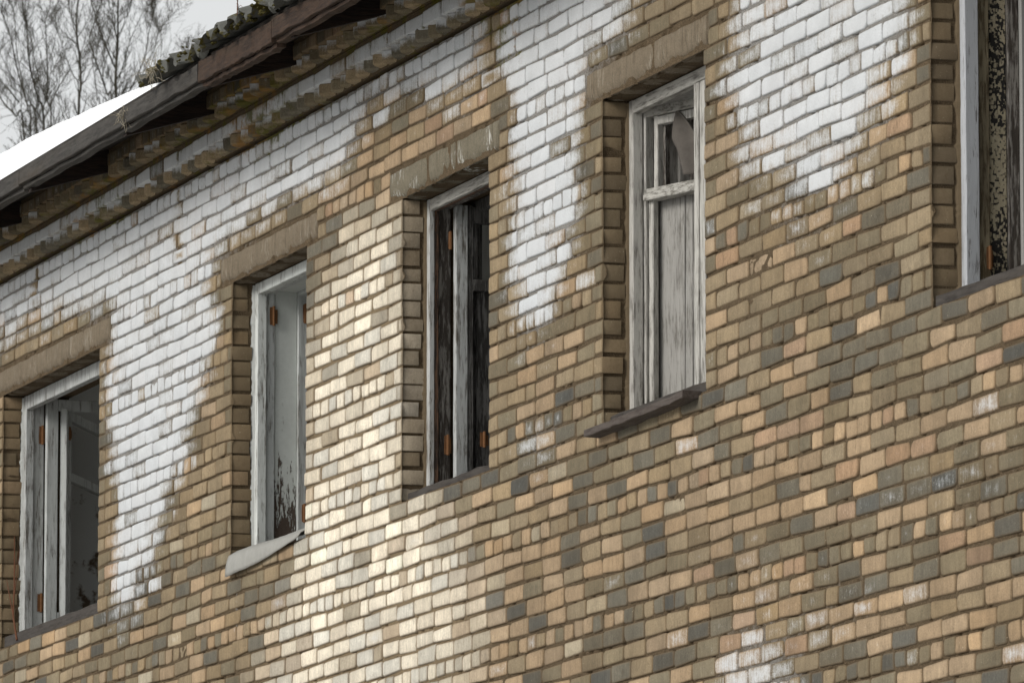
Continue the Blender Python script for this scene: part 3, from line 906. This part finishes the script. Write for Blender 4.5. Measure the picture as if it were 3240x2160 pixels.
# -- window 2, casements gone, pale frame, peeling board
w, x0, x1 = window(1); P = []
P.append(uframe("outer_frame", 1, w, x0 + .004, x1 - .004, .121, .168, .046, FT, ZB, M['w2'], t_head=.055))
P.append(uframe("middle_frame", 1, w, x0 + .003, x1 - .003, .169, .214, .032, FT - .003, ZB + .001, M['w2b'], t_head=.045))
P.append(uframe("lining_board", 1, w, x0 + .001, x1 - .001, .2145, .329, .024, FT - .006, ZB + .002, M['peel'], t_head=.03))
P.append(uframe("inner_frame", 1, w, x0 + .002, x1 - .002, .3295, .378, .046, FT - .002, ZB + .001, M['w2b'], t_head=.05))
P.append(hinge(w, x0 + .0365, .186, .226, ZL - .206, ZL - .118))
P.append(hinge(w, x0 + .0495, .352, .376, ZL - .19, ZL - .10))
P.append(hinge(w, x0 + .0495, .350, .376, ZL - 1.17, ZL - 1.085))
P.append(putty(w, x0, ZL - .01, ZB, M['fill']))
# loose sheet metal sill, sagging at its far end
V, F = [], []
nx, ny = 26, 12
for i in range(nx + 1):
    u = i / nx
    x = x0 + .008 + u * (x1 - x0 - .012)
    drop = .100 * (1 - u) ** .55 + .004
    for j in range(ny + 1):
        v = j / ny
        if v < .5:
            t = v / .5
            y = .122 - .132 * t; zz = ZB + .085 - .036 * t + .018 * math.sin(math.pi * t)
        else:
            t = (v - .5) / .5
            y = -.010 - .016 * math.sin(t * 1.9) * (1 - .4 * u); zz = ZB + .049 - drop * t ** 1.25
        zz += .003 * math.sin(u * 8 + v * 2) - .012 * u - .012
        V.append((x, y + .003 * math.sin(u * 9 + v * 3), zz + random.gauss(0, .0008)))
for i in range(nx):
    for j in range(ny):
        k = i * (ny + 1) + j
        F.append((k, k + 1, k + ny + 2, k + ny + 1))
sh = mesh_obj("metal_sill", V, F, M['zinc'], w, smooth=True)
sm_ = sh.modifiers.new("thickness", 'SOLIDIFY'); sm_.thickness = .003; sm_.offset = 0
P.append(sh)
keep(w, P)

# -- window 3, dark, casement opened inwards
w, x0, x1 = window(2); P = []
P.append(uframe("outer_frame", 2, w, x0 + .004, x1 - .004, .121, .146, .040, FT, ZB, M['w1b'], t_head=.052, headmat=M['w4x']))
P.append(uframe("middle_frame", 2, w, x0 + .003, x1 - .003, .1465, .168, .036, FT - .003, ZB + .001, M['redwood'], t_head=.05))
P.append(uframe("lining_board", 2, w, x0 + .001, x1 - .001, .1685, .233, .016, FT - .006, ZB + .002, M['dark'], t_head=.03))
P.append(uframe("inner_frame", 2, w, x0 + .002, x1 - .002, .331, .378, .030, FT - .002, ZB + .001, M['darker'], t_head=.05))
mb = MB(); xs = x0 + .044
mb.box(xs, xs + .040, .235, .292, ZB + .05, ZL - .03, 0, seg=12)
P.append(mb.build("casement_post", M['w1'], w))
mb = MB()
mb.box(xs - .002, xs + .036, .293, .320, ZB + .05, ZL - .03, 0, seg=12)
mb.box(xs - .002, xs + .036, .66, .71, ZB + .05, ZL - .03, 0, seg=12)
mb.box(xs, xs + .036, .3205, .659, ZL - .110, ZL - .035, 0, seg=8)
mb.box(xs, xs + .042, .3205, .659, ZL - .420, ZL - .368, 0, seg=8)
mb.box(xs, xs + .036, .3205, .659, ZB + .05, ZB + .13, 0, seg=8)
mb.box(xs + .002, xs + .032, .3205, .342, ZL - .367, ZL - .111, 0, seg=6)
mb.box(xs + .004, xs + .012, .343, .659, ZB + .131, ZL - .421, 0, seg=6)
for yb in (.40, .455, .51): mb.box(xs + .012, xs + .018, yb, yb + .006, ZB + .14, ZL - .43, 0, seg=6)
P.append(mb.build("sash", M['darker'], w))
P.append(hinge(w, x0 + .034, .196, .228, ZL - 1.165, ZL - 1.080))
P.append(hinge(w, x0 + .034, .214, .232, ZL - .225, ZL - .150))
P.append(hinge(w, x0 + .084, .350, .390, ZL - 1.13, ZL - 1.065))
P.append(putty(w, x0, ZL - .01, ZB, M['render']))
P.append(sill_board(w, x0 + .01, x1 - .01, .035, .120, ZB + .042, ZB - .006, M['sill']))
V, F = [], []      # torn plaster edge under the inner head
n = 60
for i in range(n + 1):
    xx = x0 + .06 + (x1 - x0 - .12) * i / n
    low = ZL - .035 - abs(random.gauss(0, .022))
    V += [(xx, .40, ZL + .02), (xx, .40 + random.gauss(0, .006), low), (xx, .43, low + .004), (xx, .43, ZL + .02)]
for i in range(n):
    for k in range(3): F.append((i*4+k, i*4+k+1, (i+1)*4+k+1, (i+1)*4+k))
P.append(mesh_obj("plaster_edge", V, F, M['fill'], w))
keep(w, P)

# -- window 4, bleached casement with a vent pane, standing ajar
w, x0, x1 = window(3); P = []
P.append(uframe("outer_frame", 3, w, x0 + .004, x1 - .004, .121, .166, .048, FT, ZB, M['w4'], t_head=.055, headmat=M['w4x']))
P.append(uframe("lining_board", 3, w, x0 + .002, x1 - .002, .1665, .33, .020, FT - .006, ZB + .002, M['board'], t_head=.03))
P.append(uframe("inner_frame", 3, w, x0 + .002, x1 - .002, .3305, .378, .046, FT - .002, ZB + .001, M['board'], t_head=.05))
mb = MB()
mb.box(.812, .862, .119, .168, ZB + .05, ZL - .062, seg=14)
mb.box(.874, .934, .122, .172, ZB + .05, ZL - .062, seg=14)
P.append(mb.build("mullion", M['w4'], w))
# the open leaf, hinged on the left jamb
hx, hy = .045, .172
d = Vector((.951, .309, 0)); nn = Vector((-.309, .951, 0))
def L(s, off, z): return Vector((hx, hy, 0)) + d * s + nn * off + Vector((0, 0, z))
mb = MB()
mb.beam(L(-.016, .02, ZB + .06), L(-.016, .02, ZL - .012), d, .062, .044, seg=14)
mb.beam(L(.70, .02, ZB + .06), L(.70, .02, ZL - .012), d, .062, .044, seg=14)
mb.beam(L(.016, .02, ZL - .044), L(.668, .02, ZL - .044), nn, .044, .062, 1, seg=10)
mb.beam(L(.016, .014, ZL - .414), L(.668, .014, ZL - .414), nn, .060, .032, 1, seg=10)
mb.beam(L(.016, .02, ZL - .388), L(.668, .02, ZL - .388), nn, .036, .020, 1, seg=10)
mb.beam(L(.016, .03, ZB + .085), L(.668, .03, ZB + .085), nn, .036, .036, 1, seg=10)
mb.beam(L(.034, .026, ZB + .10), L(.034, .026, ZL - .43), d, .03, .03, seg=10)     # glazing bead
P.append(mb.build("sash", [M['w4'], M['w4x']], w))
mb = MB()   # vent sash with a dark inner bead
mb.beam(L(.072, .026, ZL - .376), L(.072, .026, ZL - .077), d, .028, .036, seg=6)
mb.beam(L(.64, .026, ZL - .376), L(.64, .026, ZL - .077), d, .028, .036, seg=6)
mb.beam(L(.087, .026, ZL - .097), L(.625, .026, ZL - .097), nn, .036, .036, seg=8)
P.append(mb.build("vent_sash", M['w4'], w))
mb = MB()
mb.beam(L(.094, .05, ZL - .376), L(.094, .05, ZL - .116), d, .014, .03, seg=6)
P.append(mb.build("bead", M['dark'], w))
# grey boards nailed behind the lower light and further back behind the vent
mb = MB()
s = .03
for bw in (.175, .055, .018, .05, .022, .06, .09, .12):
    mb.beam(L(s + bw / 2, .060 + random.random() * .006, ZB + .09), L(s + bw / 2, .060 + random.random() * .006, ZL - .40), d, bw - .006, .014, seg=8)
    s += bw
P.append(mb.build("boarding", M['board'], w))
mb = MB()
s = .0
for bw in (.20, .17, .16, .19):
    mb.beam(L(s + bw / 2, .20, ZL - .50), L(s + bw / 2, .20, ZL - .02), d, bw - .004, .014, seg=8)
    s += bw
P.append(mb.build("boarding", M['dark'], w))
P.append(putty(w, x0, ZL - .01, ZB, M['render']))
P.append(sill_board(w, x0 + .02, x1 - .005, .03, .121, ZB + .050, ZB + .004, M['sill']))
mb = MB()
mb.beam((-.025, -.03, ZB - .022), (1.19, -.03, ZB - .012), (0, 1, 0), .085, .030, seg=16, jit=.002)
P.append(mb.build("drip_board", M['sill_metal'], w))
keep(w, P)
# torn cloth hanging in the vent
V, F = [], []
nr, nc = 22, 9
for i in range(nr + 1):
    t = i / nr
    z = ZL - .070 - t * .292
    left = .222 - .020 * math.sin(math.pi * min(1, t * 1.7)) + .10 * max(0, t - .42) / .58
    right = .226 + .25 * t ** .8
    for j in range(nc + 1):
        u = j / nc
        off = .004 - .030 * math.sin(u * 5.2 + t * 1.5) * t - .012 * t
        V.append(L(left + (right - left) * u, off, z))
for i in range(nr):
    for j in range(nc):
        k = i * (nc + 1) + j
        F.append((k, k + 1, k + nc + 2, k + nc + 1))
cl = tag(mesh_obj("curtain", V, F, M['cloth'], None, smooth=True), "torn grey brown rag hanging in the small vent pane of the bleached casement", "curtain")
so = cl.modifiers.new("thickness", 'SOLIDIFY'); so.thickness = .002

# -- window 5, at the right edge
w, x0, x1 = window(4); P = []
P.append(uframe("outer_frame", 4, w, x0 + .004, x1 - .004, .121, .176, .050, FT, ZB, M['w5'], t_head=.055))
P.append(uframe("middle_frame", 4, w, x0 + .003, x1 - .003, .1765, .224, .036, FT - .003, ZB + .001, M['w5t'], t_head=.05))
P.append(uframe("lining_board", 4, w, x0 + .001, x1 - .001, .2245, .298, .022, FT - .006, ZB + .002, M['flaked'], t_head=.03))
P.append(uframe("inner_frame", 4, w, x0 + .002, x1 - .002, .2985, .343, .036, FT - .002, ZB + .001, M['dark'], t_head=.05))
mb = MB()
mb.box(x0 + .03, x0 + .06, .3445, .90, ZB + .05, ZL - .03, seg=10)
P.append(mb.build("sash", M['plaster_grey'], w))
P.append(hinge(w, x0 + .040, .206, .232, ZL - 1.235, ZL - 1.155))
P.append(hinge(w, x0 + .062, .366, .392, ZL - 1.29, ZL - 1.225))
P.append(putty(w, x0, ZL - .01, ZB, M['render']))
P.append(sill_board(w, x0 + .01, x1 - .01, .02, .120, ZB + .044, ZB + .002, M['sill']))
keep(w, P)

# ------------------------------------------------------------------ rooms behind the windows
rm = MB()
def quadbox(x0, x1, y0, y1, z0, z1, mi=0):
    V = [(x, y, z) for x in (x0, x1) for y in (y0, y1) for z in (z0, z1)]
    rm.add(V, [(0,1,3,2), (4,6,7,5), (0,4,5,1), (2,3,7,6), (0,2,6,4), (1,5,7,3)], mi)
quadbox(XA, XB, TH + .003, 4.995, ZL - 2.5, ZL - 2.3)
quadbox(XA, XB, TH + .003, 4.995, ZL + .5, ZL + .6)
for xp in (-10.78, -6.4, -3.6, -.8, 2.6): quadbox(xp - .12, xp, TH + .003, 4.99, ZL - 2.3, ZL + .5, 1)
rm.build("interior_walls", [M['room'], M['plaster']], house)

# ------------------------------------------------------------------ roof
SL = .27
E_Y, E_Z = -.55, ZL + .825
def deck_z(y): return E_Z + (y - E_Y) * SL
mb = MB()
YR = 2.45
V = [(XA - .5, E_Y, E_Z), (XB + .5, E_Y, E_Z), (XB + .5, YR, deck_z(YR)), (XA - .5, YR, deck_z(YR)),
     (XA - .5, 5.45, E_Z), (XB + .5, 5.45, E_Z)]
V += [(x, y, z + .022) for x, y, z in V]
mb.add(V, [(0, 3, 2, 1), (3, 4, 5, 2), (6, 7, 8, 9), (9, 8, 11, 10), (0, 1, 7, 6), (4, 10, 11, 5), (0, 6, 9, 10, 4, 3), (1, 2, 5, 11, 8, 7)])
roof = mb.build("roof", M['deck'], house)
# rafter tails under the eaves
for xr in (-14.2, -12.7, -10.95, -9.2, -7.42, -5.59, -4.12, -2.75, -1.3, .3, 1.9, 3.5, 5.1, 6.7):
    V = []
    tw = .05
    for dx in (0, tw):
        V += [(xr + dx, -.535, ZL + .700), (xr + dx, .10, ZL + .700 + .635 * .30), (xr + dx, .10, deck_z(.10) - .002), (xr + dx, -.535, deck_z(-.535) - .002)]
    mesh_obj("rafter", V, [(0, 3, 2, 1), (4, 5, 6, 7), (0, 1, 5, 4), (3, 7, 6, 2), (0, 4, 7, 3), (1, 2, 6, 5)], M['rafter'], house)
def fascia(x0, x1, zt0, zt1, h, mat, soff, tilt=0.0):
    mb = MB()
    mb.beam((x0, -.565, ZL + zt0 - h/2), (x1, -.565, ZL + zt1 - h/2), (0, 1, 0), .026, h, seg=26, jit=.0018)
    o = mb.build("fascia_board", mat, house)
    if soff:
        mb = MB()
        mb.beam((x0 + .002, -.530, ZL + zt0 - h - .010), (x1 - .002, -.530, ZL + zt1 - h - .010), (0, 1, 0), .045, .022, seg=24, jit=.0026)
        mb.build("soffit_board", mat, house)
fascia(-14.9, -7.46, .822, .820, .082, M['fascia'], True)
fascia(-7.452, -4.13, .826, .814, .082, M['fascia'], True)
fascia(-4.122, -2.92, .824, .808, .100, M['fascia_brown'], True)
fascia(-2.912, -.60, .818, .800, .088, M['fascia_brown'], True)
fascia(-.59, 7.5, .815, .815, .085, M['fascia'], True)
# corrugated sheets
def roof_sheet(x0, x1, dz):
    V, F = [], []
    n = int((x1 - x0) / .02)
    ys = [-.665, -.60, -.40, .0, .6, 1.2, 1.8, 2.44]
    for s in (0, 1):
        for i in range(n + 1):
            x = x0 + (x1 - x0) * i / n
            for q, y in enumerate(ys):
                ww = .033 * math.sin(2 * math.pi * x / .2 + .25 * math.sin(x * 3.7))
                rag = (random.random() * .035 + (.07 if math.sin(x * 7.3) * math.sin(x * 2.9 + 1) > .55 else 0) if q == 0 else 0)
                V.append((x, y + rag, deck_z(y) + .052 + dz + ww + s * .011 + random.gauss(0, .0016)))
    m = len(ys); N = (n + 1) * m
    for i in range(n):
        for q in range(m - 1):
            a = i*m + q
            F.append((a, a+1, a+m+1, a+m)); F.append((N+a, N+a+m, N+a+m+1, N+a+1))
        a = i*m
        F.append((a, a+m, N+a+m, N+a))
    for i in (0, n):
        for q in range(m - 1):
            a = i*m + q
            F.append((a, N+a, N+a+1, a+1) if i == 0 else (a, a+1, N+a+1, N+a))
    return mesh_obj("roof_sheet", V, F, M['slate'], house, smooth=False)
xs = -4.93; k = 0
while xs < 7.4:
    roof_sheet(xs, xs + 1.12, (k % 2) * .020 + random.uniform(-.004, .006)); xs += 1.06; k += 1
# moss cushions on the sheet ends
mm = MB()
for k in range(300):
    xx = -4.9 + random.random() * 4.6
    yy = -.655 + abs(random.gauss(0, .03)); zz = deck_z(yy) + .060 + .033 * math.sin(2 * math.pi * xx / .2 + .25 * math.sin(xx * 3.7))
    r = random.uniform(.004, .014)
    ring = []
    V = [(xx, yy, zz + r)]
    for a in range(7):
        an = a / 7 * 6.283
        V.append((xx + math.cos(an) * r * random.uniform(.8, 1.4), yy + math.sin(an) * r, zz + random.gauss(0, .003)))
    V.append((xx, yy, zz - r * .8))
    F = [(0, 1 + a, 1 + (a + 1) % 7) for a in range(7)] + [(8, 1 + (a + 1) % 7, 1 + a) for a in range(7)]
    mm.add(V, F)
M['moss'] = plain_material("moss", (0.02, 0.018, 0.005), (0.075, 0.062, 0.014), 60, 1.0, 0.6)
mo = mm.build("moss", M['moss'], house); mo['kind'] = 'stuff'

# snow lying on the bare end of the roof
KX = [-15, -10, -8.35, -7.06, -5.85, -5.11, -4.80, -4.60]
KT = [.215, .205, .178, .148, .092, .043, .018, .004]
V, F = [], []
nx = 260; prof = [0, .05, .25, .6, .9, 1.0]
ysn = [-.552, -.548, -.520, -.47, -.38, -.2, .2, .6, 1.1, 1.6, 2.0, 2.42]
for i in range(nx + 1):
    x = -15 + (10.4) * i / nx
    t = float(np.mean(np.interp(x + np.linspace(-.5, .5, 9) * (x < -5.2), KX, KT))) * (1 + .025 * math.sin(x * 3.1) + .012 * math.sin(x * 9.7 + 1))
    for q, y in enumerate(ysn):
        e = min(1, max(0, (y - E_Y + .003) / .11))
        hgt = t * math.sqrt(max(0, 1 - (1 - e) ** 2)) if e < 1 else t
        if q == 0: hgt = 0
        V.append((x, y, deck_z(y) + .0225 + hgt + (random.gauss(0, .0007) if q > 1 else 0)))
m = len(ysn)
for i in range(nx):
    for q in range(m - 1):
        a = i*m + q
        F.append((a, a+m, a+m+1, a+1))
snow = tag(mesh_obj("snow", V, F, M['snow'], None, smooth=True), "clean white snow lying on the bare roof end above the grey fascia", "snow")

# ------------------------------------------------------------------ little dry growths
def straw_tuft(x, y, z, n, size, label):
    mb = MB()
    for k in range(n):
        p = Vector((x + random.gauss(0, size * .3), y + random.gauss(0, .012), z + random.gauss(0, size * .2)))
        dv = Vector((random.gauss(0, 1), random.gauss(0, .35), random.gauss(-.2, .8))).normalized()
        pts = []
        for q in range(6):
            pts.append(p.copy()); p = p + dv * size * .16
            dv = (dv + Vector((random.gauss(0, .5), random.gauss(0, .2), random.gauss(-.1, .5)))).normalized()
        mb.tube(pts, .0013, 3)
    return tag(mb.build("straw_tuft", M['straw']), label, "straw")
straw_tuft(-4.62, -.672, ZL + .855, 40, .11, "pale straw tangle caught on the second mossy wave of the corrugated roof edge")
straw_tuft(-5.42, -.583, ZL + .790, 34, .09, "pale straw tangle stuck to the grey fascia under the snow tip")
# weed on the roof edge
mb = MB()
wx, wy, wz = -3.33, -.62, deck_z(-.62) + .07
mb.tube([(wx, wy, wz), (wx + .005, wy, wz + .08), (wx + .022, wy, wz + .17), (wx + .03, wy, wz + .27)], [.003, .0026, .002, .0012], 5)
for k in range(16):
    p = Vector((wx + .01, wy, wz + random.uniform(.05, .22))); dv = Vector((random.choice([-1, 1]) * .8, random.gauss(0, .3), .5)).normalized(); pts = []
    for q in range(6):
        pts.append(p.copy()); p = p + dv * .018; dv = (dv + Vector((random.gauss(0, .3), random.gauss(0, .2), -.28))).normalized()
    mb.tube(pts, .0011, 3)
tag(mb.build("dry_weed", M['stem']), "dry curled weed standing on the corrugated roof edge against the sky", "weed")
# thin reddish stem growing in the widest window
mb = MB()
def vine(pts, r):
    mb.tube(pts, r, 5)
zb = ZB
vine([(-9.70, .015, zb + .02), (-9.80, .02, zb + .16), (-9.90, .05, zb + .34), (-9.98, .07, zb + .52), (-10.02, .08, zb + .66)], [.006, .005, .004, .003, .002])
vine([(-9.80, .02, zb + .16), (-9.90, .02, zb + .30), (-9.99, .03, zb + .38)], [.003, .0025, .0015])
vine([(-9.86, .04, zb + .27), (-9.80, .04, zb + .40), (-9.79, .05, zb + .52)], [.003, .002, .0015])
vine([(-9.93, .06, zb + .42), (-9.86, .06, zb + .52)], [.002, .0012])
tag(mb.build("dry_vine", M['stem']), "thin reddish dry stem rising from the sill of the widest window", "vine")

# ------------------------------------------------------------------ bare trees far behind
RIGHT = Vector((0.31538336, 0.94896418, 0)).normalized()
DEPTH = Vector((-.949, .3155, 0))
def tp(zx, zy, dist):
    """a crown point given as offsets across and up from the camera axis, at its own distance"""
    k = dist / 23415.0
    px, py = zx / 3.92, zy / 3.92
    s = (px - 1620) * k
    h = CAM_POS.z + dist * (0.13756525 + 0.99049 * (1080 - py) / 23415.0)
    base = Vector((CAM_POS.x, CAM_POS.y, 0)) + Vector((FWD.x, FWD.y, 0)) * dist + RIGHT * s
    return Vector((base.x, base.y, h))
def smooth_line(pts, n):
    out = []
    m = len(pts)
    for i in range(m - 1):
        p0, p1, p2, p3 = pts[max(i-1, 0)], pts[i], pts[i+1], pts[min(i+2, m-1)]
        for k in range(n):
            t = k / n
            out.append(0.5 * ((2*p1) + (p2 - p0) * t + (2*p0 - 5*p1 + 4*p2 - p3) * t*t + (3*p1 - p0 - 3*p2 + p3) * t**3))
    out.append(pts[-1])
    return out
def twig(mb, p, dv, length, r, lvl, rnd):
    n = 7
    pts, rad = [], []
    q = p.copy(); d = dv.normalized()
    kids = []
    for i in range(n):
        pts.append(q.copy()); rad.append(max(r * (1 - .75 * i / (n - 1)), .0016))
        if lvl > 0 and i > 0: kids.append((q.copy(), d.copy(), i))
        q = q + d * (length / (n - 1))
        d = (d + Vector((rnd.gauss(0, .14), rnd.gauss(0, .14), rnd.gauss(.07, .12)))).normalized()
    mb.tube(pts, rad, 4 if r > .004 else 3)
    for (kp, kd, i) in kids:
        for _ in range(1 if rnd.random() < .8 else 2):
            ax = Vector((rnd.gauss(0, 1), rnd.gauss(0, 1), rnd.gauss(0, .6)))
            side = kd.cross(ax)
            if side.length < .05: continue
            nd = (kd * rnd.uniform(.7, 1.1) + side.normalized() * rnd.uniform(.45, .85) + Vector((0, 0, .18))).normalized()
            twig(mb, kp, nd, length * rnd.uniform(.38, .62) * (1 - .05 * i), r * .55, lvl - 1, rnd)
def tree(stems, dist, base_zx, label, seed, density=1.0):
    rnd = random.Random(seed)
    base = tp(base_zx, 0, dist); base.z = 0
    root = tag(empty("bare_tree", base), label, "tree", "bare trees beyond the roof")
    tr, tw = MB(), MB()
    # lower trunk, hidden behind the building
    lowest = min((tp(*s[0][0], dist).z for s in stems))
    fork = Vector((base.x, base.y, lowest * .62))
    tr.tube([base - base, Vector((.03, .02, lowest * .3)), fork - base], [.16, .13, .09], 8)
    for (pts, w, joined) in stems:
        q = [tp(x, y, dist) for x, y in pts]
        for p in q[1:]: p += DEPTH * rnd.gauss(0, .12)
        if not joined:
            q = [fork.copy(), fork.lerp(q[0], .5) + RIGHT * rnd.gauss(0, .1)] + q
        line = smooth_line(q, 6)
        r0 = w / 3.92 * dist / 23415.0 / 2 * 1.05
        n = len(line)
        rad = [max(lerp(r0, r0 * .42, i / (n - 1)), .003) for i in range(n)]
        if not joined:
            for i in range(12): rad[i] = r0 + (.07 - r0) * max(0, 1 - i / 12) * .6
        tr.tube([p - base for p in line], rad, 6)
        start = 0 if joined else 10
        acc = 0
        for i in range(start, n - 1):
            seg = (line[i+1] - line[i])
            acc += seg.length * density
            while acc > .105:
                acc -= .105
                p = line[i] + seg * rnd.random()
                dd = seg.normalized()
                ax = Vector((rnd.gauss(0, 1), rnd.gauss(0, 1), rnd.gauss(0, .3)))
                side = dd.cross(ax)
                if side.length < .05: continue
                side.normalize()
                nd = dd * rnd.uniform(.7, 1.2) + side * rnd.uniform(.5, .9) + Vector((0, 0, .2))
                lv = 2 if rnd.random() < .30 else 1
                twig(tw, p - base, nd, rnd.uniform(.22, .62), min(.0095, rad[i] * .45 + .0012) * rnd.uniform(.6, 1.0), lv, rnd)
        for _ in range(3):
            twig(tw, line[-1] - base, (line[-1] - line[-3]).normalized() + Vector((rnd.gauss(0, .3), rnd.gauss(0, .3), .3)), rnd.uniform(.3, .6), .005, 2, rnd)
    tr.build("trunk", M['bark'], root, True)
    tw.build("twigs", M['bark'], root)
    return root
tree([([(530,1620),(440,1150),(350,800),(320,560),(300,330),(250,0),(240,-160)], 34, 0), ([(430,1620),(300,1200),(210,900),(150,650),(110,430),(20,150)], 26, 0),
      ([(270,1600),(170,1380),(0,1160),(-150,950),(-260,700)], 28, 0), ([(355,1620),(330,1330),(270,1050),(225,830),(180,560),(160,260),(120,0)], 20, 0),
      ([(210,1200),(100,1080),(0,940),(-120,780)], 20, 1), ([(130,900),(40,720),(-40,560)], 14, 1)],
     100, 380, "leftmost bare tree, several mossy leaning stems with dense twigs over the snowy roof", 3, 1.15)
tree([([(610,1500),(600,1280),(500,1050),(400,700),(370,500),(330,300)], 22, 0), ([(600,1260),(690,1080),(820,870),(900,720)], 15, 1),
      ([(560,1180),(552,800),(548,600),(535,350),(540,200),(570,20),(580,-120)], 20, 1), ([(800,1480),(720,1230),(650,960),(640,760)], 11, 1)],
     104, 620, "slender bare tree with a low fork, between the leaning stems and the straight trunk", 11, 1.0)
tree([([(955,1480),(970,1000),(955,650),(930,400),(920,200),(925,-60),(930,-250)], 40, 0), ([(968,860),(1060,740),(1140,660),(1230,560)], 12, 1),
      ([(930,380),(1000,250),(1070,90),(1100,-60)], 12, 1), ([(950,930),(870,830),(790,620),(720,420)], 14, 1), ([(910,340),(850,120),(820,-60)], 12, 1),
      ([(1200,1480),(1180,1150),(1160,980),(1130,760),(1120,600)], 16, 0)],
     98, 1000, "straight bare tree whose single trunk rises over the middle of the snow", 21, .85)
tree([([(1420,1420),(1418,950),(1420,750),(1430,400),(1438,180),(1440,-60),(1450,-250)], 46, 0), ([(1402,760),(1300,520),(1200,260),(1120,-20),(1060,-200)], 24, 1),
      ([(1375,1400),(1290,1050),(1200,780),(1110,520),(1080,350),(1140,230),(1170,80)], 26, 0), ([(1470,1400),(1620,1000),(1740,740),(1800,520),(1820,330),(1880,80)], 22, 0),
      ([(1425,420),(1375,180),(1330,-20)], 18, 1), ([(1435,960),(1540,600),(1570,470),(1640,280),(1740,100),(1810,-30)], 13, 1), ([(1435,400),(1490,250),(1540,100)], 10, 1)],
     100, 1400, "thickest bare tree with a forked crown, left of the slates", 33, .85)
tree([([(1780,1400),(1760,1180),(1735,1000),(1775,760),(1880,540),(1950,330),(2060,140)], 15, 0), ([(1890,1300),(1910,1080),(1960,720),(1990,420),(1960,300)], 12, 0), ([(2290,760),(2310,700),(2330,640)], 6, 0)],
     106, 1820, "thin bare tree with fine open twigs, nearest to the end of the mossy slates", 47, .9)
